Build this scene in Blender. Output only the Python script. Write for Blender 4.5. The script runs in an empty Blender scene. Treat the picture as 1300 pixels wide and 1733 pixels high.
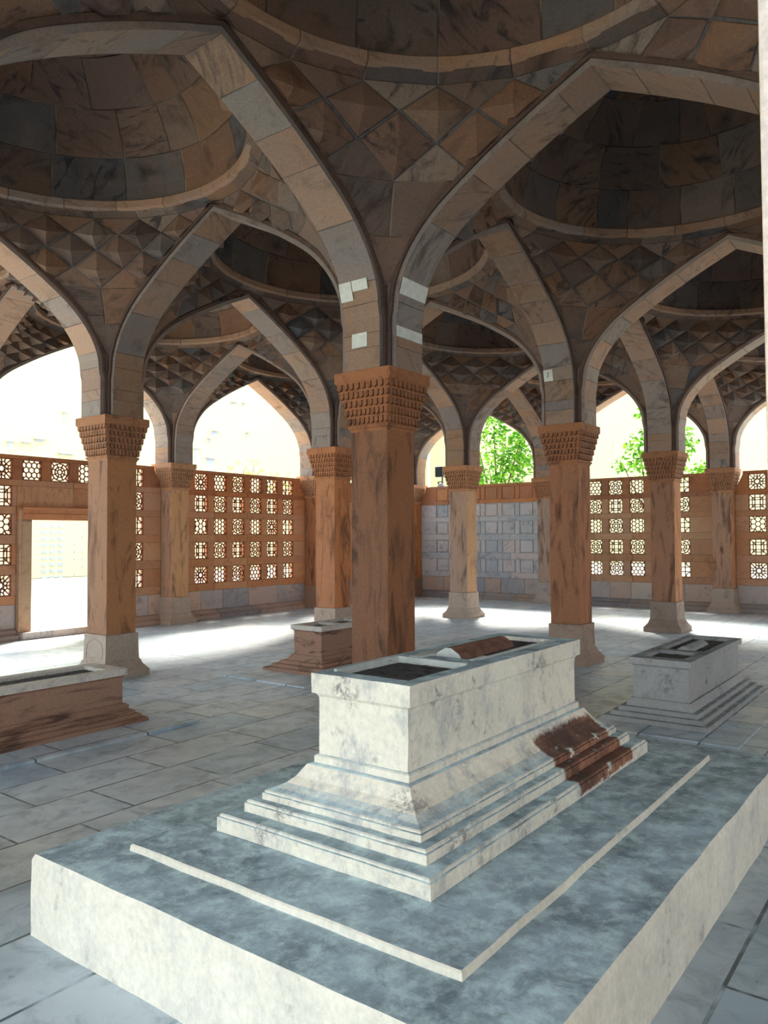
import bpy, bmesh, math, random
from math import pi, sin, cos, sqrt
from mathutils import Vector, Matrix
random.seed(7)
S = bpy.context.scene
COL = S.collection

# ------------------------------------------------------------------ camera, sky, sun, exposure
L = 3.989          # bay spacing, column centre to column centre
cam = bpy.data.cameras.new('camera')
cam.sensor_fit = 'VERTICAL'; cam.sensor_height = 36; cam.sensor_width = 27
cam.lens = 1302.78 / 1733 * 36
cam.clip_start = 0.02; cam.clip_end = 500
co = bpy.data.objects.new('camera', cam); COL.objects.link(co)
yaw, pitch, roll = 0.643305, 0.032758, -0.005038
fw = Vector((cos(pitch)*cos(yaw), cos(pitch)*sin(yaw), sin(pitch)))
rt = Vector((sin(yaw), -cos(yaw), 0)); up = rt.cross(fw)
r2 = cos(roll)*rt + sin(roll)*up; u2 = -sin(roll)*rt + cos(roll)*up
M = Matrix((r2, u2, -fw)).transposed().to_4x4(); M.translation = Vector((-5.3254, -4.0025, 1.6))
co.matrix_world = M
S.camera = co

w = bpy.data.worlds.new('sky'); S.world = w; w.use_nodes = True
bg = w.node_tree.nodes['Background']
bg.inputs[0].default_value = (0.80, 0.92, 1.0, 1); bg.inputs[1].default_value = 3.0

def sun(name, strength, color, direction, angle):
    l = bpy.data.lights.new(name, 'SUN'); l.energy = strength; l.color = color; l.angle = math.radians(angle)
    o = bpy.data.objects.new(name, l); COL.objects.link(o)
    o.rotation_euler = Vector(direction).to_track_quat('-Z', 'Y').to_euler()
    return o
SUN = sun('sun', 17.0, (1.0, 0.94, 0.82), (-0.80, -0.58, -0.88), 16)

S.view_settings.view_transform = 'Standard'
S.view_settings.look = 'None'
S.view_settings.exposure = 0.3
S.view_settings.gamma = 1.0
S.view_settings.use_curve_mapping = False

# ------------------------------------------------------------------ small helpers
def srgb(c):
    return tuple(((x/255)/12.92 if x/255 <= 0.04045 else (((x/255)+0.055)/1.055)**2.4) for x in c) + (1,)

class MB:
    """collects polygons with a stone tint and a block-local uv, then links ONE mesh object"""
    def __init__(s): s.v = []; s.f = []; s.t = []; s.u = []; s.m = []
    def vert(s, p): s.v.append(tuple(p)); return len(s.v)-1
    def face(s, pts, tint=0.5, uv=None, mat=0):
        i = [s.vert(p) for p in pts]; s.f.append(i); s.t.append(tint)
        s.u.append(uv or [(0.5, 0.5)]*len(pts)); s.m.append(mat)
    def quad(s, a, b, c, d, tint=0.5, uv=None, mat=0):
        s.face((a, b, c, d), tint, uv or [(0, 0), (1, 0), (1, 1), (0, 1)], mat)
    def box(s, x0, x1, y0, y1, z0, z1, tint=0.5, mat=0, taper=0):
        a = taper
        P = [(x0, y0, z0), (x1, y0, z0), (x1, y1, z0), (x0, y1, z0), (x0+a, y0+a, z1), (x1-a, y0+a, z1), (x1-a, y1-a, z1), (x0+a, y1-a, z1)]
        for q in ((3, 2, 1, 0), (4, 5, 6, 7), (0, 1, 5, 4), (1, 2, 6, 5), (2, 3, 7, 6), (3, 0, 4, 7)):
            s.quad(*[P[k] for k in q], tint=tint, mat=mat)
    def rings(s, prof, tint=0.5, cap_top=True, cap_bot=False, cx=0, cy=0, mat=0):
        """rectangular lathe: prof = [(hx, hy, z)] or [(h, z)], bottom to top"""
        pr = [(p[0], p[0], p[1]) if len(p) == 2 else p for p in prof]
        def R(p): return [(cx-p[0], cy-p[1], p[2]), (cx+p[0], cy-p[1], p[2]), (cx+p[0], cy+p[1], p[2]), (cx-p[0], cy+p[1], p[2])]
        for p, q in zip(pr, pr[1:]):
            A, B = R(p), R(q)
            for k in range(4): s.quad(A[k], A[(k+1) % 4], B[(k+1) % 4], B[k], tint, None, mat)
        if cap_top: s.quad(*R(pr[-1]), tint=tint, mat=mat)
        if cap_bot: s.quad(*reversed(R(pr[0])), tint=tint, mat=mat)
    def prism(s, poly, y0, y1, tint=0.5, axis='Y', mat=0):
        """poly in (a, z) extruded along the other axis"""
        def P(a, z, d): return (a, d, z) if axis == 'Y' else (d, a, z)
        n = len(poly)
        s.face([P(a, z, y0) for a, z in poly], tint, None, mat); s.face([P(a, z, y1) for a, z in reversed(poly)], tint, None, mat)
        for k in range(n):
            (a, z), (b, c) = poly[k], poly[(k+1) % n]
            s.quad(P(a, z, y1), P(b, c, y1), P(b, c, y0), P(a, z, y0), tint, None, mat)
    def mesh(s, name, mats, merge=0.0004, smooth=False):
        me = bpy.data.meshes.new(name); me.from_pydata(s.v, [], s.f)
        a = me.attributes.new('tint', 'FLOAT', 'FACE')
        for i, t in enumerate(s.t): a.data[i].value = t
        uv = me.uv_layers.new(name='block')
        k = 0
        for u in s.u:
            for c in u: uv.data[k].uv = c; k += 1
        for m in mats: me.materials.append(m)
        for i, mm in enumerate(s.m): me.polygons[i].material_index = mm
        bm = bmesh.new(); bm.from_mesh(me)
        bmesh.ops.remove_doubles(bm, verts=bm.verts, dist=merge)
        bmesh.ops.recalc_face_normals(bm, faces=bm.faces)
        if smooth:
            for f in bm.faces: f.smooth = True
        bm.to_mesh(me); bm.free()
        return me
    def build(s, name, mats, parent=None, loc=None, bevel=0, **k):
        if not isinstance(mats, (list, tuple)): mats = [mats]
        o = bpy.data.objects.new(name, s.mesh(name, mats, **k)); COL.objects.link(o)
        if parent: o.parent = parent
        if loc: o.location = loc
        if bevel:
            b = o.modifiers.new('bevel', 'BEVEL'); b.width = bevel; b.segments = 2; b.limit_method = 'ANGLE'; b.angle_limit = 0.7
        return o

def tag(o, label=None, cat=None, group=None, kind=None):
    if label: o['label'] = label
    if cat: o['category'] = cat
    if group: o['group'] = group
    if kind: o['kind'] = kind
    return o
def empty(name, loc=(0, 0, 0), rz=0):
    o = bpy.data.objects.new(name, None); COL.objects.link(o); o.location = loc; o.rotation_euler = (0, 0, rz); o.empty_display_size = 0.2
    return o
def copy_tree(o, parent=None):
    c = o.copy(); COL.objects.link(c); c.parent = parent
    for ch in list(o.children): copy_tree(ch, c)
    return c
def paint(o, col):
    if o.type == 'MESH': o.color = tuple(col) + (1,)
    for ch in o.children: paint(ch, col)

# ------------------------------------------------------------------ materials
class NT:
    def __init__(s, name):
        s.m = bpy.data.materials.new(name); s.m.use_nodes = True; s.t = s.m.node_tree
        s.b = s.t.nodes['Principled BSDF']
    def n(s, kind, **k):
        x = s.t.nodes.new(kind)
        for a, v in k.items(): setattr(x, a, v)
        return x
    def l(s, a, b): s.t.links.new(a, b)
    def put(s, sock, v):
        if hasattr(v, 'links') or isinstance(v, bpy.types.NodeSocket): s.l(v, sock)
        else: sock.default_value = v
    def math(s, op, a, b=0.0, c=0.0):
        x = s.n('ShaderNodeMath', operation=op)
        s.put(x.inputs[0], a); s.put(x.inputs[1], b); s.put(x.inputs[2], c); return x.outputs[0]
    def vmath(s, op, a, b=(0, 0, 0)):
        x = s.n('ShaderNodeVectorMath', operation=op); s.put(x.inputs[0], a); s.put(x.inputs[1], b); return x.outputs[0]
    def scale(s, a, f):
        x = s.n('ShaderNodeVectorMath', operation='SCALE'); s.put(x.inputs[0], a); s.put(x.inputs['Scale'], f); return x.outputs[0]
    def noise(s, vec, scale, detail=4, rough=0.55, dist=0.0):
        x = s.n('ShaderNodeTexNoise'); s.l(vec, x.inputs['Vector']); x.inputs['Scale'].default_value = scale
        x.inputs['Detail'].default_value = detail; x.inputs['Roughness'].default_value = rough; x.inputs['Distortion'].default_value = dist
        return x.outputs[0]
    def ramp(s, f, stops, interp='LINEAR'):
        x = s.n('ShaderNodeValToRGB'); x.color_ramp.interpolation = interp; e = x.color_ramp.elements
        while len(e) < len(stops): e.new(0.5)
        for i, (p, c) in enumerate(stops): e[i].position = p; e[i].color = c if len(c) == 4 else srgb(c)
        s.put(x.inputs[0], f); return x.outputs[0]
    def step(s, f, a, b):
        x = s.n('ShaderNodeMapRange'); x.clamp = True; s.put(x.inputs[0], f); x.inputs[1].default_value = a; x.inputs[2].default_value = b
        return x.outputs[0]
    def mix(s, f, a, b, mode='MIX'):
        x = s.n('ShaderNodeMix', data_type='RGBA', blend_type=mode); s.put(x.inputs['Factor'], f); s.put(x.inputs['A'], a); s.put(x.inputs['B'], b)
        return x.outputs['Result']
    def pos(s): return s.n('ShaderNodeNewGeometry').outputs['Position']
    def attr(s, name): return s.n('ShaderNodeAttribute', attribute_name=name).outputs['Fac']
    def objcol(s): return s.n('ShaderNodeObjectInfo').outputs['Color']
    def bump(s, h, dist=0.01, strength=0.6):
        x = s.n('ShaderNodeBump'); x.inputs['Distance'].default_value = dist; x.inputs['Strength'].default_value = strength
        s.l(h, x.inputs['Height']); s.l(x.outputs[0], s.b.inputs['Normal'])
    def done(s, col, rough=0.75, spec=0.3):
        s.put(s.b.inputs['Base Color'], col); s.put(s.b.inputs['Roughness'], rough); s.b.inputs['Specular IOR Level'].default_value = spec
        return s.m

def stone(name, palette, vein=(60, 50, 48), veinamt=0.55, stain=(50, 38, 30), stainamt=0.5, joints=True, jointcol=(60, 50, 44), scale=1.0, grain=(1, 1, 1), rough=0.75, spec=0.3):
    """weathered marble / sandstone: each block takes its own hue, veins and stains are set off per block"""
    k = NT(name); t = k.attr('tint'); P = k.pos()
    off = k.n('ShaderNodeCombineXYZ'); k.l(k.math('MULTIPLY', t, 37.0), off.inputs[0]); k.l(k.math('MULTIPLY', t, 91.0), off.inputs[1]); k.l(k.math('MULTIPLY', t, 53.0), off.inputs[2])
    turn = 23.0 if grain == (1, 1, 1) else 0.0
    rot = k.n('ShaderNodeVectorRotate', rotation_type='AXIS_ANGLE'); rot.inputs['Axis'].default_value = (0.5, 0.6, 0.62)
    k.l(P, rot.inputs['Vector']); k.l(k.math('MULTIPLY', t, turn), rot.inputs['Angle'])
    V = k.vmath('ADD', k.vmath('MULTIPLY', rot.outputs[0], grain), off.outputs[0])
    fr = k.math('FRACT', k.math('MULTIPLY', t, 7.31))
    base = k.ramp(fr, palette, 'CONSTANT')
    big = k.noise(V, 1.6*scale, 5, 0.6, 0.8)
    c = k.mix(k.step(big, 0.35, 0.7), base, k.mix(0.5, base, k.ramp(k.noise(V, 0.9*scale, 2), palette), 'MIX'))
    # layered veins, drawn out in one direction per block
    SV = k.vmath('MULTIPLY', V, (1.0, 5.0, 2.4) if grain == (1, 1, 1) else (1.3, 1.3, 1.3))
    vn = k.step(k.noise(SV, 1.5*scale, 6, 0.62, 1.6), 0.52, 0.66)
    gate = k.step(k.math('FRACT', k.math('MULTIPLY', t, 17.77)), 0.3, 0.75) if grain == (1, 1, 1) else 1.0
    c = k.mix(k.math('MULTIPLY', k.math('MULTIPLY', vn, gate), veinamt), c, srgb(vein))
    st = k.step(k.noise(V, 3.1*scale, 4, 0.6, 0.5), 0.55, 0.75)
    c = k.mix(k.math('MULTIPLY', st, stainamt), c, srgb(stain))
    fine = k.noise(P, 55.0, 3, 0.7)
    mid = k.noise(P, 13.0, 4, 0.65)
    c = k.mix(k.math('MULTIPLY', k.step(mid, 0.4, 0.72), 0.35), c, k.mix(0.6, c, (0.9, 0.86, 0.8, 1), 'MULTIPLY'))
    c = k.mix(0.35, c, k.mix(k.step(fine, 0.3, 0.7), (0.45, 0.45, 0.45, 1), (1.3, 1.3, 1.3, 1)), 'MULTIPLY')
    h = k.math('ADD', k.math('MULTIPLY', mid, 0.6), k.math('MULTIPLY', fine, 0.25))
    if joints:
        uv = k.n('ShaderNodeUVMap', uv_map='block').outputs[0]
        sp = k.n('ShaderNodeSeparateXYZ'); k.l(uv, sp.inputs[0])
        e = k.math('MINIMUM', k.math('MINIMUM', sp.outputs[0], k.math('SUBTRACT', 1.0, sp.outputs[0])), k.math('MINIMUM', sp.outputs[1], k.math('SUBTRACT', 1.0, sp.outputs[1])))
        j = k.step(e, 0.018, 0.0)
        c = k.mix(k.math('MULTIPLY', j, 0.55), c, k.ramp(k.noise(P, 2.3, 1), [(0.45, jointcol), (0.6, (175, 165, 150))]))
        h = k.math('SUBTRACT', h, k.math('MULTIPLY', j, 0.8))
    c = k.mix(1.0, c, k.objcol(), 'MULTIPLY')
    k.bump(h, 0.012, 0.8)
    return k.done(c, rough, spec)

PAL_VAULT = [(0.0, (126, 100, 86)), (0.12, (114, 96, 86)), (0.25, (142, 116, 98)), (0.36, (108, 102, 100)), (0.45, (136, 102, 80)), (0.56, (98, 86, 80)), (0.66, (140, 124, 112)), (0.73, (88, 90, 94)), (0.82, (120, 96, 86)), (0.92, (142, 108, 82))]
PAL_ARCH = [(0.0, (164, 132, 112)), (0.18, (156, 130, 114)), (0.35, (174, 142, 120)), (0.5, (150, 140, 134)), (0.62, (164, 130, 104)), (0.78, (160, 138, 122)), (0.9, (140, 130, 126))]
PAL_WALL = [(0.0, (206, 150, 112)), (0.2, (198, 152, 124)), (0.4, (212, 168, 132)), (0.6, (196, 146, 110)), (0.8, (204, 164, 140))]
PAL_RED = [(0.0, (190, 128, 88)), (0.3, (176, 120, 88)), (0.6, (198, 138, 96)), (0.8, (172, 124, 98))]
PAL_GREY = [(0.0, (206, 184, 172)), (0.2, (184, 174, 172)), (0.4, (216, 190, 170)), (0.55, (172, 172, 176)), (0.75, (210, 174, 154)), (0.9, (196, 188, 184))]
m_vault = stone('vault_marble', PAL_VAULT, vein=(34, 36, 44), veinamt=0.8, stain=(52, 36, 28), stainamt=0.75)
m_arch = stone('arch_marble', PAL_ARCH, vein=(66, 62, 66), veinamt=0.6, stain=(84, 58, 44), stainamt=0.55)
m_arch_edge = stone('arch_moulding_marble', [(0.0, (116, 86, 70)), (0.5, (100, 78, 68))], joints=False)
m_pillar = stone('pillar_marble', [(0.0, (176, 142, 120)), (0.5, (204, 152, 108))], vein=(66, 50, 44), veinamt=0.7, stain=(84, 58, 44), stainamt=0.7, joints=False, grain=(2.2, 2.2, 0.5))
m_capital = stone('capital_marble', [(0.0, (190, 142, 106)), (0.5, (170, 126, 96))], stain=(64, 42, 28), stainamt=0.7, joints=False, scale=2)
m_base = stone('pillar_base_marble', [(0.0, (184, 166, 152)), (0.5, (170, 156, 146))], vein=(100, 90, 86), veinamt=0.5, stain=(110, 80, 62), stainamt=0.5, joints=False, scale=1.6)
m_wall = stone('wall_marble', PAL_WALL, stain=(140, 84, 52), stainamt=0.4, vein=(120, 90, 76), veinamt=0.35, scale=1.3)
m_red = stone('red_sandstone', PAL_RED, stain=(110, 52, 24), stainamt=0.5, vein=(150, 84, 50), veinamt=0.4, scale=1.5)
m_dado = stone('dado_marble', PAL_GREY, stain=(120, 84, 66), stainamt=0.4, vein=(120, 112, 110), veinamt=0.45, scale=1.3)
m_blind = stone('blind_panel_marble', [(0.0, (196, 196, 200)), (0.3, (182, 188, 196)), (0.6, (202, 192, 190)), (0.8, (172, 182, 192))], stain=(90, 98, 112), stainamt=0.6, vein=(110, 116, 128), veinamt=0.5, scale=1.3)

def whitewash(name, grime=1.0, bare=None, tops=(188, 210, 220), side=(242, 233, 214), topdirt=1.0):
    """old limewash: cream on upright faces, shade under the vault painted blue-grey on flat ones, with mottled dirt; optionally a stretch where bare brown stone shows"""
    k = NT(name); P = k.pos()
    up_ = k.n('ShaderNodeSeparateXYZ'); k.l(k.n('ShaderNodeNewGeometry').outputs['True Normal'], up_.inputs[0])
    n1 = k.noise(P, 2.2, 6, 0.65, 0.6); n2 = k.noise(P, 9.0, 6, 0.7); n3 = k.noise(P, 38.0, 4, 0.7)
    n4 = k.noise(k.vmath('MULTIPLY', P, (1, 1, 0.6)), 4.5, 9, 0.78)
    s = k.mix(k.step(n1, 0.4, 0.65), srgb(side), srgb([x*0.93 for x in side]))
    s = k.mix(k.math('MULTIPLY', k.step(n4, 0.50, 0.66), 0.55*grime), s, srgb((150, 156, 164)))
    s = k.mix(k.math('MULTIPLY', k.math('MULTIPLY', k.step(k.noise(P, 3.4, 3, 0.6), 0.55, 0.66), k.step(k.noise(P, 26, 6, 0.8), 0.46, 0.56)), 0.9*max(0, grime-.4)), s, srgb((98, 92, 96)))
    s = k.mix(k.math('MULTIPLY', k.math('MULTIPLY', k.step(n2, 0.58, 0.66), k.step(n1, 0.48, 0.6)), 0.75*grime), s, srgb((92, 92, 98)))
    sp = k.n('ShaderNodeSeparateXYZ'); k.l(P, sp.inputs[0])
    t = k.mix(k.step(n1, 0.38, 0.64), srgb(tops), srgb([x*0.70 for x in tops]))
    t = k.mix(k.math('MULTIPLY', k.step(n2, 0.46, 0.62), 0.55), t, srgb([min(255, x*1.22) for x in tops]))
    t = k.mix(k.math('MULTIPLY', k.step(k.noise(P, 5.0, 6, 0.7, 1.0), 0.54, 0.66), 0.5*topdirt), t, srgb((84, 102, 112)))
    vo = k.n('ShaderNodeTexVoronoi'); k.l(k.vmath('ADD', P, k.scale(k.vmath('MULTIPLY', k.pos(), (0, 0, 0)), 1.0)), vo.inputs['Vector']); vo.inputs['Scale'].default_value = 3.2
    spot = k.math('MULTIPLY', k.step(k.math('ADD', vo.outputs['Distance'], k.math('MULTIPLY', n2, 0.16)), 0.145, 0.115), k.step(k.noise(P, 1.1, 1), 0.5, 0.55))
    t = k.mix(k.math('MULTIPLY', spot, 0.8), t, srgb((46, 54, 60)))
    c = k.mix(k.step(up_.outputs[2], 0.78, 0.97), s, t)  # upward faces coloured darker and bluer, vault shade put into the colour
    c = k.mix(0.3, c, k.mix(k.step(n3, 0.3, 0.7), (0.55, 0.55, 0.55, 1), (1.2, 1.2, 1.2, 1)), 'MULTIPLY')
    if bare:
        x0, x1, ymax, z0, z1 = bare
        wob = k.math('MULTIPLY', k.math('SUBTRACT', k.noise(P, 9.0, 5, 0.7), 0.5), 0.09)
        X = k.math('ADD', sp.outputs[0], wob)
        a = k.math('MULTIPLY', k.step(X, x0, x0+0.02), k.step(X, x1, x1-0.02))
        a = k.math('MULTIPLY', a, k.step(sp.outputs[1], ymax+0.02, ymax))
        Z = k.math('ADD', sp.outputs[2], wob)
        a = k.math('MULTIPLY', a, k.math('MULTIPLY', k.step(Z, z0, z0+0.01), k.step(Z, z1, z1-0.02)))
        a = k.math('MULTIPLY', a, k.step(n2, 0.66, 0.6))
        br = k.mix(k.step(n4, 0.42, 0.58), srgb((176, 122, 94)), srgb((104, 70, 56)))
        br = k.mix(k.math('MULTIPLY', k.step(up_.outputs[2], 0.3, 0.8), 0.6), br, srgb((70, 62, 60)))
        c = k.mix(a, c, br)
    c = k.mix(1.0, c, k.objcol(), 'MULTIPLY')
    k.bump(k.math('ADD', k.math('MULTIPLY', n2, 0.7), k.math('MULTIPLY', n3, 0.3)), 0.008, 0.6)
    return k.done(c, 0.8, 0.25)
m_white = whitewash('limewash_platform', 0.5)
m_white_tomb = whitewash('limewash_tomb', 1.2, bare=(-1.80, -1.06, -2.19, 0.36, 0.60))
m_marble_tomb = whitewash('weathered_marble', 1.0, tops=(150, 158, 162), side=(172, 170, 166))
m_brown_tomb = stone('brown_tomb_marble', [(0.0, (168, 130, 108)), (0.5, (160, 124, 104))], vein=(66, 46, 40), veinamt=0.85, stain=(120, 70, 46), stainamt=0.5, joints=False, grain=(0.5, 1.2, 3.0))
m_brown_top = stone('pale_tomb_marble', [(0.0, (214, 206, 194)), (0.5, (204, 196, 186))], vein=(110, 100, 96), veinamt=0.4, stain=(120, 100, 86), stainamt=0.3, joints=False)
def plain(name, col, col2=None, rough=0.8, scale=12, bump=0.01):
    k = NT(name); P = k.pos(); n = k.noise(P, scale, 6, 0.65)
    c = k.mix(k.step(n, 0.35, 0.65), srgb(col), srgb(col2 or [x*0.8 for x in col]))
    if bump: k.bump(n, bump, 0.7)
    return k.done(c, rough, 0.25)
m_soil = plain('dry_earth', (92, 88, 88), (52, 52, 56), 0.95, 22, 0.02)
m_rubble = plain('bare_brown_stone', (150, 108, 88), (96, 68, 58), 0.9, 14, 0.02)
m_patch = plain('pale_cement', (206, 208, 200), (182, 186, 180), 0.9, 14, 0.004)
m_black = plain('black_metal', (30, 32, 40), (20, 22, 28), 0.5, 30, 0)
m_pale = plain('pale_metal', (200, 204, 204), None, 0.5, 30, 0)

def floor_mat():
    k = NT('paving_marble'); P = k.pos()
    wob = k.scale(k.vmath('SUBTRACT', k.n('ShaderNodeTexNoise').outputs['Color'], (0.5, 0.5, 0.5)), 0.0)
    br = k.n('ShaderNodeTexBrick'); br.offset = 0.5; br.offset_frequency = 2; br.squash = 0.75; br.squash_frequency = 3
    k.l(P, br.inputs['Vector']); br.inputs['Scale'].default_value = 1.0
    br.inputs['Brick Width'].default_value = 0.95; br.inputs['Row Height'].default_value = 0.47
    br.inputs['Mortar Size'].default_value = 0.009; br.inputs['Mortar Smooth'].default_value = 0.3
    br.inputs['Color1'].default_value = (0, 0, 0, 1); br.inputs['Color2'].default_value = (1, 1, 1, 1); br.inputs['Mortar'].default_value = (0.5, 0.5, 0.5, 1)
    r = br.outputs['Color']; mort = br.outputs['Fac']
    c = k.ramp(r, [(0.0, (186, 202, 214)), (0.25, (204, 212, 216)), (0.5, (178, 198, 210)), (0.75, (210, 214, 214)), (1.0, (192, 206, 216))])
    n1 = k.noise(P, 1.3, 5, 0.6, 0.6); n2 = k.noise(k.vmath('ADD', P, k.scale(r, 9.0)), 5.0, 7, 0.7, 0.8); n3 = k.noise(P, 30, 5, 0.7)
    c = k.mix(k.math('MULTIPLY', k.step(n1, 0.45, 0.68), 0.5), c, srgb((120, 140, 152)))
    c = k.mix(k.math('MULTIPLY', k.step(n2, 0.48, 0.66), 0.5), c, srgb((112, 126, 136)))
    c = k.mix(k.math('MULTIPLY', k.math('MULTIPLY', k.step(n3, 0.62, 0.7), k.step(n2, 0.45, 0.6)), 0.7), c, srgb((70, 74, 78)))
    jn = k.math('MULTIPLY', mort, k.step(k.noise(P, 3.0, 3), 0.38, 0.5))
    c = k.mix(k.math('MULTIPLY', jn, 0.85), c, srgb((58, 62, 66)))
    k.bump(k.math('SUBTRACT', k.math('MULTIPLY', n2, 0.8), k.math('MULTIPLY', mort, 0.8)), 0.01, 0.6)
    rg = k.math('ADD', 0.12, k.math('MULTIPLY', n2, 0.6))
    return k.done(c, rg, 0.5)
m_floor = floor_mat()
m_ground = plain('pale_courtyard_paving', (214, 206, 186), (200, 192, 172), 0.9, 1.5, 0)

# ------------------------------------------------------------------ arch profile
PR = [(.29, 3.007), (.29, 3.42), (.315, 3.6), (.36, 3.76), (.44, 3.91), (.56, 4.06), (.72, 4.205), (.95, 4.36), (1.25, 4.54), (1.6, 4.725), (L/2, 4.915)]
def smooth(pts, n):
    out = []
    for i in range(len(pts)-1):
        p0 = pts[max(i-1, 0)]; p1 = pts[i]; p2 = pts[i+1]; p3 = pts[min(i+2, len(pts)-1)]
        if i == 0: p3 = (.29, 4)      # keep the leg straight
        if i == 1: p0 = (.29, 3.2)
        for k in range(n):
            t = k/n
            out.append(tuple(0.5*((2*p1[a]) + (-p0[a]+p2[a])*t + (2*p0[a]-5*p1[a]+4*p2[a]-p3[a])*t*t + (-p0[a]+3*p1[a]-3*p2[a]+p3[a])*t**3) for a in (0, 1)))
    out.append(pts[-1]); return out
PROF = [PR[0]] + smooth(PR[1:], 4)
W = 0.19
ZT = 5.03
def offset_prof(d):
    """profile moved outwards (into the stone) by d"""
    out = []
    for i, (a, z) in enumerate(PROF):
        p = PROF[max(i-1, 0)]; q = PROF[min(i+1, len(PROF)-1)]
        tx, tz = q[0]-p[0], q[1]-p[1]; l = sqrt(tx*tx+tz*tz) or 1
        out.append((a - tz/l*d, z + tx/l*d))
    out[-1] = (L/2, PROF[-1][1] + d*1.1); out[0] = (PROF[0][0]-d, PROF[0][1])
    return out
def z_of_t(t, add=0.10):
    d = L/2 - t
    for (a, z), (b, y) in zip(PROF, PROF[1:]):
        if a <= d <= b and b > a: return z + (y-z)*(d-a)/(b-a) + add
    return PROF[0][1] if d < PROF[0][0] else PROF[-1][1]+add
def t_of_z(z, add=0.10):
    z -= add
    if z <= 3.42: return L/2-.29
    for (a, y), (b, x) in zip(PROF, PROF[1:]):
        if y <= z <= x and x > y: return L/2 - (a + (b-a)*(z-y)/(x-y))
    return 0.0

# ------------------------------------------------------------------ floor, ground
mb = MB(); mb.box(-2*L-.3, 3*L+0.3, -3*L-.3, 2*L+0.3, -0.35, 0)
tag(mb.build('floor', m_floor), kind='structure')
mb = MB(); mb.quad((-40, -60, -.22), (90, -60, -.22), (90, 80, -.22), (-40, 80, -.22))
tag(mb.build('ground_outside', m_ground), kind='structure')

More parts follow.
